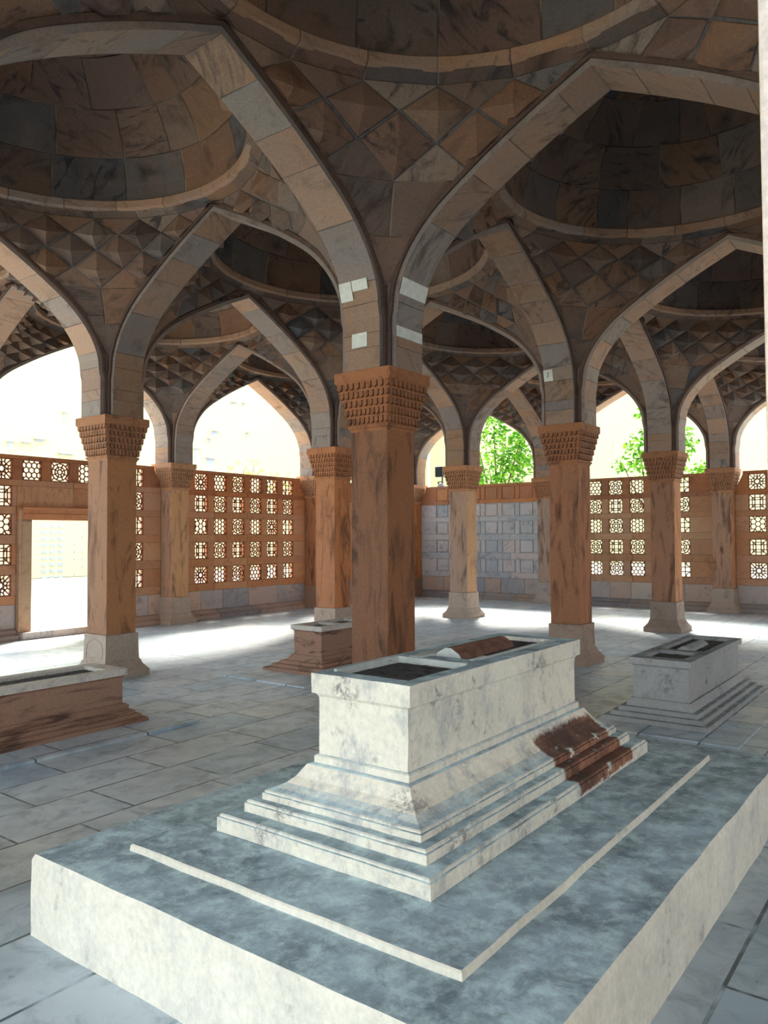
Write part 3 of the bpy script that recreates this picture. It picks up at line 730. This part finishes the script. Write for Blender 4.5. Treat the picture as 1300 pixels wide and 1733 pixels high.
def wall_bay(parent, origin, rz, cols, skip=(), solid=False, door=False, tcol=(1, 1, 1), shift=0.0):
    """bay wall in local coords: x along the wall from the bay centre, room side is -y"""
    e = empty('screen_panel' if not solid else 'blind_panel', origin, rz); e.parent = parent
    half = L/2 - .2
    y0, y1 = -.05, .04
    rnd = random.Random(int(origin[0]*10+origin[1]*100))
    xs = [(c-2.5)*PITCH + shift for c in range(6)]
    rows = [(z-HT, z+HT) for z in ROWS]
    frame = MB()
    ztop = 2.95
    # horizontal rails between the rows of tiles
    zz = [.555] + [v for a, b in reversed(rows) for v in (a, b)] + [ztop]
    HX = HT if not solid else .19
    def rail(x0, x1, z0, z1, mat=0):
        n = max(1, round((x1-x0)/.9)); s_ = (x1-x0)/n
        for i in range(n): frame.box(x0+i*s_, x0+(i+1)*s_, y0, y1, z0, z1, rnd.random(), mat)
    if door: ranges = [(-half, -.99), (.99, half)]
    else: ranges = [(-half, half)]
    for i in range(0, len(zz), 2):
        z0, z1 = zz[i], zz[i+1]; mat = 1 if i >= 8 else 0
        if i == 10: rail(-half+.16, half-.16, z0, z1, 1)
        elif i == 8 and door: rail(-half, half, z0, z1, 0); rail(-.99, .99, 2.118, z0, 0)
        else:
            for (a, b) in ranges: rail(a, b, z0, z1, mat)
    # uprights between tiles
    for r, (z0, z1) in enumerate(rows):
        mat = 1 if r == 0 else 0
        for (a, b) in (ranges if r > 0 else [(-half, half)]):
            ed = [a + (0.0 if r else .0)]
            for c in range(6):
                if a-.05 < xs[c]-HX and xs[c]+HX < b+.05: ed += [xs[c]-HX, xs[c]+HX]
            ed.append(b)
            for i in range(0, len(ed), 2):
                x0, x1 = ed[i], ed[i+1]
                if x1 - x0 < .004: continue
                if r == 0 and (i == 0 or i == len(ed)-2):
                    if i == 0: frame.prism([(x0, z0), (x1, z0), (x1, z1), (x0+.16, z1)], y0, y1, rnd.random(), mat=mat)
                    else: frame.prism([(x0, z0), (x1, z0), (x1-.16, z1), (x0, z1)], y0, y1, rnd.random(), mat=mat)
                else: frame.box(x0, x1, y0, y1, z0, z1, rnd.random(), mat)
    top = m_red
    f = frame.build('stone_frame', [m_wall if not solid else m_blind, top], e); f.color = tcol+(1,)
    # tiles
    if not solid:
        for r in range(5):
            for c in range(6):
                if door and 0 < c < 5 and r > 0: continue
                if (r, c) in skip: continue
                o = bpy.data.objects.new('jali_tile', TILES[pattern(r, c)]); COL.objects.link(o); o.parent = e
                o.location = (xs[c], -.028, ROWS[r]); o.color = tcol+(1,)
                if (r+c) % 3 == 1 and pattern(r, c) != 2: o.rotation_euler = (0, pi/2, 0)
    else:
        for r in range(5):
            for c in range(6):
                z = ROWS[r]
                mb = MB(); mb.box(xs[c]-.19, xs[c]+.19, -.035, .03, z-.17, z+.17, rnd.random())
                mb.box(xs[c]-.165, xs[c]+.165, -.052, -.034, z-.145, z+.145, rnd.random())
                o = mb.build('raised_panel', m_blind if r else m_red, e); o.color = tcol+(1,)
    # dado of plain slabs and stepped foot
    dado = MB()
    for (a, b) in ranges:
        x = a
        while x < b-.01:
            x2 = min(b, x + rnd.uniform(.45, .85)); x2 = b if b-x2 < .25 else x2
            dado.box(x, x2, y0+.01, y1, .17, .555, rnd.random()); x = x2
    d = dado.build('dado', m_dado, e); d.color = (.92, .86, .84, 1) if parent is wl else (.80, .90, .98, 1)
    foot = MB()
    for (a, b) in ranges:
        x = a
        while x < b-.01:
            x2 = min(b, x + rnd.uniform(.7, 1.2)); x2 = b if b-x2 < .3 else x2; tt = rnd.random()
            foot.prism([(y0-.14, 0), (y1, 0), (y1, .17), (y0, .17), (y0-.03, .15), (y0-.06, .11), (y0-.10, .09), (y0-.14, .075)], x, x2, tt, axis='X'); x = x2
    d = foot.build('foot_moulding', m_dado, e); d.color = (.78, .68, .64, 1) if parent is wl else (.62, .64, .66, 1)
    return e
wl = empty('wall_left'); tag(wl, kind='structure')
wr = empty('wall_right'); tag(wr, kind='structure')
YL = 2*L + .17; XR = 3*L + .17
wall_bay(wl, (.5*L, YL, 0), 0, 6, door=True, tcol=(.86, .76, .70))
wall_bay(wl, (1.5*L, YL, 0), 0, 6, tcol=(.98, .78, .62))
wall_bay(wl, (2.5*L, YL, 0), 0, 6, tcol=(.95, .78, .62))
wall_bay(wr, (XR, 1.5*L, 0), -pi/2, 6, solid=True, tcol=(1, 1, 1), shift=0.12)
wall_bay(wr, (XR, .5*L, 0), -pi/2, 6, tcol=(.80, .80, .80), shift=-0.13)
wall_bay(wr, (XR, -.5*L, 0), -pi/2, 6, tcol=(.84, .76, .68), shift=-0.13)
# wall strips behind the engaged pillars
for o_, pts in ((wl, [(u*L, YL) for u in (0, 1, 2, 3)]), (wr, [(XR, v*L) for v in (-1, 0, 1)])):
    mb = MB()
    for (x, y) in pts:
        if o_ is wl: mb.box(x-.2, x+.2, y-.0, y+.07, 0, 3.0, .3)
        else: mb.box(x-.0, x+.07, y-.2, y+.2, 0, 3.0, .3)
    mb.build('pillar_backing', m_wall, o_)
# doorway
mb = MB(); rnd = random.Random(5); x = -2*L
while x < 3*L:
    for z0, z1 in ((0, .55), (.55, 1.35), (1.35, 2.15), (2.15, 2.95)): mb.box(x, x+.985, -3*L-.25, -3*L-.1, z0, z1, rnd.random())
    x += .997
tag(mb.build('wall_front', m_wall), kind='structure')
dr = empty('door_1', (.5*L, YL, 0)); tag(dr, kind='structure')
mb = MB(); mb.box(-.985, -.765, -.11, .1, 0, 1.91, .2); mb.box(-.985, -.94, -.125, -.11, 0, 2.1, .2)
mb.build('door_jamb', m_wall, dr, bevel=.004).color = (.8, .86, .92, 1)
mb = MB(); mb.box(.765, .985, -.11, .1, 0, 1.91, .25); mb.box(.94, .985, -.125, -.11, 0, 2.1, .2)
mb.build('door_jamb', m_wall, dr, bevel=.004).color = (.8, .86, .92, 1)
mb = MB(); mb.box(-.985, .985, -.11, .1, 1.91, 2.118, .3); mb.box(-.9, .9, -.125, -.11, 1.99, 2.01, .3); mb.box(-.94, .94, -.13, -.11, 2.07, 2.118, .3)
mb.build('door_lintel', m_wall, dr, bevel=.004).color = (.95, .78, .66, 1)
mb = MB()
x = -.985
for wd_ in (.5, .42, .55, .5): mb.box(x, min(.985, x+wd_), -.26, .12, 0, .11, random.random()); x += wd_
mb.build('door_sill', m_dado, dr, bevel=.006)

# ------------------------------------------------------------------ the near tomb and its platform
mb = MB()
mb.rings([(1.65, 1.1, 0), (1.648, 1.098, .31), (1.640, 1.090, .322)], cx=0, cy=0, cap_bot=True)
pf = empty('tomb_platform', (-2.02, -2.05, 0)); tag(pf, 'large low whitewashed platform filling the foreground under the white tomb', 'platform')
def subdiv_noise(o, cuts, amp, scale):
    """break straight masonry edges a little"""
    me = o.data; bm = bmesh.new(); bm.from_mesh(me)
    bmesh.ops.subdivide_edges(bm, edges=[e for e in bm.edges if e.calc_length() > .12], cuts=cuts, use_grid_fill=True)
    from mathutils import noise
    for v in bm.verts:
        n = noise.noise_vector(v.co*scale + Vector((3, 7, 1)))*amp; n.z *= .4
        v.co += n
    bm.to_mesh(me); bm.free()
# block outline from the photograph's corners: front corner (-3.67,-0.95) ... (-0.40,-3.15)
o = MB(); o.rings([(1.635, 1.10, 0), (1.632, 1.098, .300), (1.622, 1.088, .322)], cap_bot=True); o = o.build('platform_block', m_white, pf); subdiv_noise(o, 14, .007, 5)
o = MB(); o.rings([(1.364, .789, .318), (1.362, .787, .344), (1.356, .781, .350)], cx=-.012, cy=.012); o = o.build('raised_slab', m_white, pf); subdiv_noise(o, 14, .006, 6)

def ridge_block(parent, x0, x1, y, z, hw, h, mat, name='ridge_block', endm=None):
    mb = MB(); a = .02
    poly = [(-hw, 0), (-hw*.75, h*.55), (-hw*.2, h), (hw*.2, h), (hw*.75, h*.55), (hw, 0)]
    n = 7
    for i in range(n):
        xa, xb = x0+(x1-x0)*i/n, x0+(x1-x0)*(i+1)/n
        for (p, q), (r, s) in zip(poly, poly[1:]):
            mb.quad((xa, y+p, z+q), (xb, y+p, z+q), (xb, y+r, z+s), (xa, y+r, z+s))
    mb.face([(x0, y+p, z+q) for p, q in reversed(poly)], mat=1); mb.face([(x1, y+p, z+q) for p, q in poly])
    mb.face([(x0, y-hw, z), (x1, y-hw, z), (x1, y+hw, z), (x0, y+hw, z)])
    return mb.build(name, [mat, endm or mat], parent)
def frame_top(parent, name, hx, hy, z0, z1, holes, mat, inset_mat, depth):
    """a flat slab hx*hy with rectangular hollows; holes = [(x0,x1,y0,y1)]"""
    mb = MB()
    xs = sorted({-hx, hx, *[h[0] for h in holes], *[h[1] for h in holes]}); ys = sorted({-hy, hy, *[h[2] for h in holes], *[h[3] for h in holes]})
    for a, b in zip(xs, xs[1:]):
        for c, d in zip(ys, ys[1:]):
            mx, my = (a+b)/2, (c+d)/2
            if any(h[0] < mx < h[1] and h[2] < my < h[3] for h in holes): continue
            mb.quad((a, c, z1), (b, c, z1), (b, d, z1), (a, d, z1))
    mb.rings([(hx, hy, z0), (hx, hy, z1)], cap_top=False, cap_bot=True)
    for h in holes:
        P = [(h[0], h[2]), (h[1], h[2]), (h[1], h[3]), (h[0], h[3])]
        for k in range(4):
            p, q = P[k], P[(k+1) % 4]
            mb.quad((p[0], p[1], z1), (q[0], q[1], z1), (q[0], q[1], z1-depth), (p[0], p[1], z1-depth))
    o = mb.build(name, mat, parent)
    for h in holes:
        mb = MB(); n = 10
        rnd = random.Random(3)
        hh = [[z1-depth + .004 + .012*rnd.random()*(1 if 0 < i < n and 0 < j < n else 0) for j in range(n+1)] for i in range(n+1)]
        for i in range(n):
            for j in range(n):
                X = lambda i: h[0]+(h[1]-h[0])*i/n
                Y = lambda j: h[2]+(h[3]-h[2])*j/n
                mb.quad((X(i), Y(j), hh[i][j]), (X(i+1), Y(j), hh[i+1][j]), (X(i+1), Y(j+1), hh[i+1][j+1]), (X(i), Y(j+1), hh[i][j+1]))
        mb.build('sunken_bed', inset_mat, parent, smooth=True)
    return o
t = empty('tomb', (-1.955, -1.975, .3515)); tag(t, 'large whitewashed stepped tomb with patchy plaster on the foreground platform', 'tomb')
def roughen(o, c=10, a=.005, s=7): subdiv_noise(o, c, a, s); return o
# three steps
for nm, hx, hy, z0, z1 in (('lowest_step', 1.138, .545, 0, .073), ('middle_step', 1.052, .47, .073, .124), ('upper_step', 1.0, .412, .124, .164)):
    m_ = MB(); m_.rings([(hx, hy, z0), (hx, hy, z1-.014), (hx-.008, hy-.008, z1-.012), (hx-.008, hy-.008, z1-.004), (hx-.014, hy-.014, z1)], cap_bot=True)
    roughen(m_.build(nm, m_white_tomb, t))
m_ = MB(); m_.rings([(.986, .398, .164), (.962, .375, .172), (.93, .34, .19), (.90, .31, .215), (.885, .288, .245), (.87, .272, .268), (.858, .26, .272)], cap_bot=True)
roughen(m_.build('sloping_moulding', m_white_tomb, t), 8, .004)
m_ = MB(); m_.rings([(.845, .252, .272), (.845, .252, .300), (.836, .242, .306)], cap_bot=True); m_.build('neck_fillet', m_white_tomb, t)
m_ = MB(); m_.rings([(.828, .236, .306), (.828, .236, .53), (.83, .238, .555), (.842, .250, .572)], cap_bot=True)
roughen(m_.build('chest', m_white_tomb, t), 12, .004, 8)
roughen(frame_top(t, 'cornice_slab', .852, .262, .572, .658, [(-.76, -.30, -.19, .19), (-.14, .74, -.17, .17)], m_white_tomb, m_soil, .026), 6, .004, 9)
ridge_block(t, -.10, .46, .03, .634, .085, .062, m_rubble, endm=m_patch)
for (x0, x1, y0, y1, z1) in ((-.77, -.29, .188, .205, .668), (-.305, -.285, -.19, .19, .668), (-.25, -.02, .10, .16, .665), (-.16, -.02, -.15, -.13, .664), (-.14, .72, -.155, -.14, .662)):
    m_ = MB(); m_.box(x0, x1, y0, y1, .64, z1); roughen(m_.build('plaster_edge', m_patch, t), 3, .006, 20)

def small_tomb(name, x0, yc, length, htop, hz, m_side, m_topm, label, slab, holes, ridge=None, steps=3, width=.265, base=.46, rot=0):
    t = empty(name, (x0+length/2, yc, 0), rot); tag(t, label, 'tomb')
    hx = length/2; k = base-width
    sl = MB(); sl.box(slab[0]-x0-hx, slab[1]-x0-hx, slab[2]-yc, slab[3]-yc, -.01, slab[4]); sl.build('ground_slab', m_floor, t)
    z = slab[4]; zb = hz*.33
    n = steps
    for i in range(n):
        f = 1 - i/(n+.6); z1 = z + zb*.62/n
        m_ = MB(); m_.rings([(hx-.015+k*f, width-.015+k*f, z), (hx-.015+k*f, width-.015+k*f, z1-.008), (hx-.022+k*f, width-.022+k*f, z1)], cap_bot=True)
        m_.build('step', m_side, t); z = z1
    f = 1 - (n-.3)/(n+.6)
    m_ = MB(); m_.rings([(hx-.03+k*f, width-.03+k*f, z), (hx+.01, width+.01, z+.04), (hx-.01, width-.01, zb+slab[4])], cap_bot=True); m_.build('sloping_moulding', m_side, t)
    z = zb+slab[4]
    m_ = MB(); m_.rings([(hx-.03, width-.03, z), (hx-.03, width-.03, hz-.075), (hx-.012, width-.012, hz-.055)], cap_bot=True); m_.build('chest', m_side, t)
    frame_top(t, 'cornice_slab', hx, width, hz-.055, hz, holes, m_topm, m_soil, .035)
    if ridge: ridge_block(t, *ridge, m_topm)
    return t
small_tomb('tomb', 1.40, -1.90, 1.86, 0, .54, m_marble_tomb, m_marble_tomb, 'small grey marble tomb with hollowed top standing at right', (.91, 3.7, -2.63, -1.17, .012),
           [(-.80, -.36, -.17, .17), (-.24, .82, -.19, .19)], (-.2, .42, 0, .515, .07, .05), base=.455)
small_tomb('tomb', 1.50, 2.29, 1.40, 0, .545, m_brown_tomb, m_brown_top, 'small brown tomb half hidden behind the nearest pillar', (.74, 3.1, 1.62, 2.96, .014),
           [(-.62, -.30, -.16, .16), (-.22, .2, -.16, .16), (.28, .62, -.16, .16)], None, base=.5, steps=3, width=.25)
small_tomb('tomb', -3.35, 2.07, 2.06, 0, .475, m_brown_tomb, m_brown_top, 'brown banded tomb cut off by the left edge, with a white hollowed top', (-3.8, -.90, 1.335, 2.8, .022),
           [(-.9, .88, -.16, .16)], None, base=.40, width=.26)

# ------------------------------------------------------------------ floodlight on the wall
fl = empty('floodlight', (XR, 7.21, 2.952)); tag(fl, 'black floodlight on a small bracket on top of the wall', 'floodlight')
m_ = MB(); m_.box(-.06, .06, -.11, .11, .26, .54); m_.build('lamp_housing', m_black, fl, bevel=.01)
m_ = MB(); m_.box(-.07, -.06, -.09, .09, .285, .515); m_.build('lamp_glass', m_black, fl)
m_ = MB(); m_.box(-.02, .02, -.10, -.075, 0, .27); m_.box(-.02, .02, -.075, .04, .12, .14); m_.box(-.02, .02, .03, .05, .0, .13); m_.build('bracket', m_black, fl)
m_ = MB(); m_.box(-.06, .06, -.14, .03, 0, .08); m_.build('junction_box', m_pale, fl, bevel=.006)

# ------------------------------------------------------------------ outside: pale buildings and trees
def facade_mat(name, col):
    k = NT(name); P = k.pos(); n = k.noise(P, .4, 3)
    return k.done(k.mix(k.step(n, .4, .6), srgb(col), srgb([x*.985 for x in col])), .95, .0)
m_fac = facade_mat('cream_plaster', (211, 205, 168)); m_fac2 = facade_mat('cream_wall', (211, 205, 166))
m_win = plain('window_glass', (176, 184, 206), (160, 170, 196), .5, 3, 0)
m_ledge = plain('grey_ledge', (224, 220, 206), None, .9, 3, 0)
b1 = empty('apartment_building', (24, 30, -.2)); tag(b1, 'overexposed cream apartment block with a few small windows behind the left wall', 'building')
m_ = MB(); m_.box(-30, 21.9, 0, 10, 0, 17); m_.build('building_wall', m_fac, b1)
def win(b, x, z, w_, h_, name='window', mat=None, ledge=True):
    m_ = MB(); m_.box(x-w_/2, x+w_/2, -.05, .02, z-h_/2, z+h_/2); o = m_.build(name, mat or m_win, b)
    if ledge:
        m_ = MB(); m_.box(x-w_/2-.12, x+w_/2+.12, -.25, 0, z+h_/2, z+h_/2+.06); m_.build('ledge', m_ledge, o)
for x, z, w_, h_ in ((12.13, 5.75, .22, .42), (14.72, 7.38, .12, .42), (25.3, 9.23, .26, .62), (23.9, 7.52, .34, .34), (23.5, 7.1, .12, .24), (26.4, 7.7, .16, .3), (22.6, 6.1, .26, .95), (23.6, 5.75, .5, .7), (26.1, 9.3, .08, .6), (23.4, 9.2, .3, .4), (14.77, 5.6, .6, .05), (12.83, 5.96, .3, .06), (13.5, 6.14, .42, .1)):
    win(b1, x-24, z+.2, w_, h_)
for i in range(3):
    for j in range(9): win(b1, 13.75-24+i*.42, 2.4-j*.3, .22, .14, ledge=False)
for i in range(5):
    for j in range(7):
        if (i*3+j*5) % 4: win(b1, 15.3-24+i*.42, 1.9-j*.36, .07, .09, ledge=False)
b2 = empty('apartment_building', (46, 5, -.2)); tag(b2, 'plain overexposed cream building beyond the trees at right', 'building')
m_ = MB(); m_.box(0, 8, -16, 24.9, 0, 19); m_.build('building_wall', m_fac2, b2)
m_ = MB(); m_.box(-.06, .0, 9.6, 9.75, 2, 14); m_.box(-.25, 0, -15, 24, 13.9, 14.1); m_.build('cornice', m_ledge, b2)

def leafmat(name, a, b):
    k = NT(name); t = k.attr('tint')
    c = k.mix(t, srgb(a), srgb(b)); k.b.inputs['Transmission Weight'].default_value = 0
    m = k.done(c, .6, .2)
    tr = k.n('ShaderNodeBsdfTranslucent'); k.l(c, tr.inputs[0]); mx = k.n('ShaderNodeMixShader'); mx.inputs[0].default_value = .35
    out = [n for n in k.t.nodes if n.type == 'OUTPUT_MATERIAL'][0]
    k.l(k.b.outputs[0], mx.inputs[1]); k.l(tr.outputs[0], mx.inputs[2]); k.l(mx.outputs[0], out.inputs[0]); return m
m_leaf = leafmat('green_leaf', (24, 92, 24), (112, 170, 40)); m_leaf2 = leafmat('yellow_green_leaf', (190, 206, 90), (236, 232, 120))
m_bark = plain('bark', (110, 92, 74), None, .9, 8)
def tree(x, y, clumps, trunk_h, label, mat, seed, leaf=.17, n=620):
    rnd = random.Random(seed); t = empty('leafy_tree', (x, y, -.22)); tag(t, label, 'tree')
    mb = MB(); r0, r1 = .16, .07; top = (0, 0, trunk_h)
    for k in range(8):
        a, b = k*pi/4, (k+1)*pi/4
        mb.quad((r0*cos(a), r0*sin(a), 0), (r0*cos(b), r0*sin(b), 0), (r1*cos(b), r1*sin(b), trunk_h), (r1*cos(a), r1*sin(a), trunk_h))
    for (cx, cy, cz, r) in clumps:
        d = Vector((cx, cy, cz-trunk_h*.7)); s = Vector((0, 0, trunk_h*.7)); side = d.cross(Vector((0, 0, 1)))
        side = side.normalized()*.04 if side.length > 1e-3 else Vector((.04, 0, 0)); o2 = d.cross(side).normalized()*.04
        ring0 = [s+side, s+o2, s-side, s-o2]; ring1 = [s+d+q*.3 for q in (side, o2, -side, -o2)]
        for k in range(4): mb.quad(ring0[k], ring0[(k+1) % 4], ring1[(k+1) % 4], ring1[k])
    mb.build('trunk', m_bark, t)
    mb = MB()
    for (cx, cy, cz, r) in clumps:
        for i in range(int(n*r*r)):
            d = Vector((rnd.gauss(0, 1), rnd.gauss(0, 1), rnd.gauss(0, .7))).normalized()*r*rnd.uniform(.25, 1)**.5
            c = Vector((cx, cy, cz)) + d
            a = Vector((rnd.uniform(-1, 1), rnd.uniform(-1, 1), rnd.uniform(-.6, .3))).normalized(); b = a.cross(Vector((rnd.uniform(-1, 1), rnd.uniform(-1, 1), rnd.uniform(-1, 1)))).normalized()
            l = leaf*rnd.uniform(.7, 1.3); ww = l*.28
            p0, p1, p2, p3 = c, c+a*l*.5+b*ww, c+a*l, c+a*l*.5-b*ww
            f = Vector((0, 0, -.12*l)); tt = rnd.random()
            mb.face((p0, p1, p2+f), tt); mb.face((p0, p2+f, p3), tt)
    me = mb.mesh('foliage', [mat], merge=0); o = child('foliage', me, t, (0, 0, 0))
    return t
tree(19, 9.2, [(0, -.5, 3.9, .55), (0, .3, 4.3, .7), (.3, -.2, 5.2, .75), (-.2, .75, 5.5, .4), (.2, -.6, 4.6, .6), (0, .1, 6.0, .5), (.3, .9, 4.0, .35), (0, -1.1, 4.4, .5), (.2, -.9, 5.4, .45), (0, .2, 3.5, .6)], 3.2, 'bright green tree framed by the arch above the blind wall', m_leaf, 1)
tree(20, 4.1, [(0, 0, 4.2, .6), (0, .35, 4.8, .5), (0, -.3, 5.4, .6), (.2, .1, 5.9, .4), (0, .9, 4.2, .35), (0, -.8, 4.8, .7), (0, -.5, 3.8, .6)], 3.2, 'tree beside the capital of the pale-edged pillar, above the right screen', m_leaf, 2)
tree(21, 2.6, [(0, 0, 4.0, .32), (0, -.3, 3.9, .25), (0, .3, 3.9, .3)], 3.4, 'low tuft of leaves seen between the two right-hand pillars', m_leaf, 3)
tree(13.2, 16, [(0, 0, 4.2, .5), (.5, 0, 4.4, .4), (-.4, 0, 4.0, .4), (.9, 0, 3.9, .4)], 3.6, 'pale yellow-green treetop above the middle of the large pierced screen', m_leaf2, 4, n=120)
tree(15.2, 16.2, [(0, 0, 3.9, .45), (.4, 0, 3.8, .4), (-.4, 0, 3.9, .35)], 3.4, 'pale treetop above the right end of the large pierced screen', m_leaf2, 5, n=120)
tree(4.6, 20, [(0, 0, 1.9, .5), (.6, 0, 1.8, .45), (1.2, 0, 2.0, .4)], 1.6, 'faint yellow-green bush seen through the doorway', m_leaf2, 6, n=90)
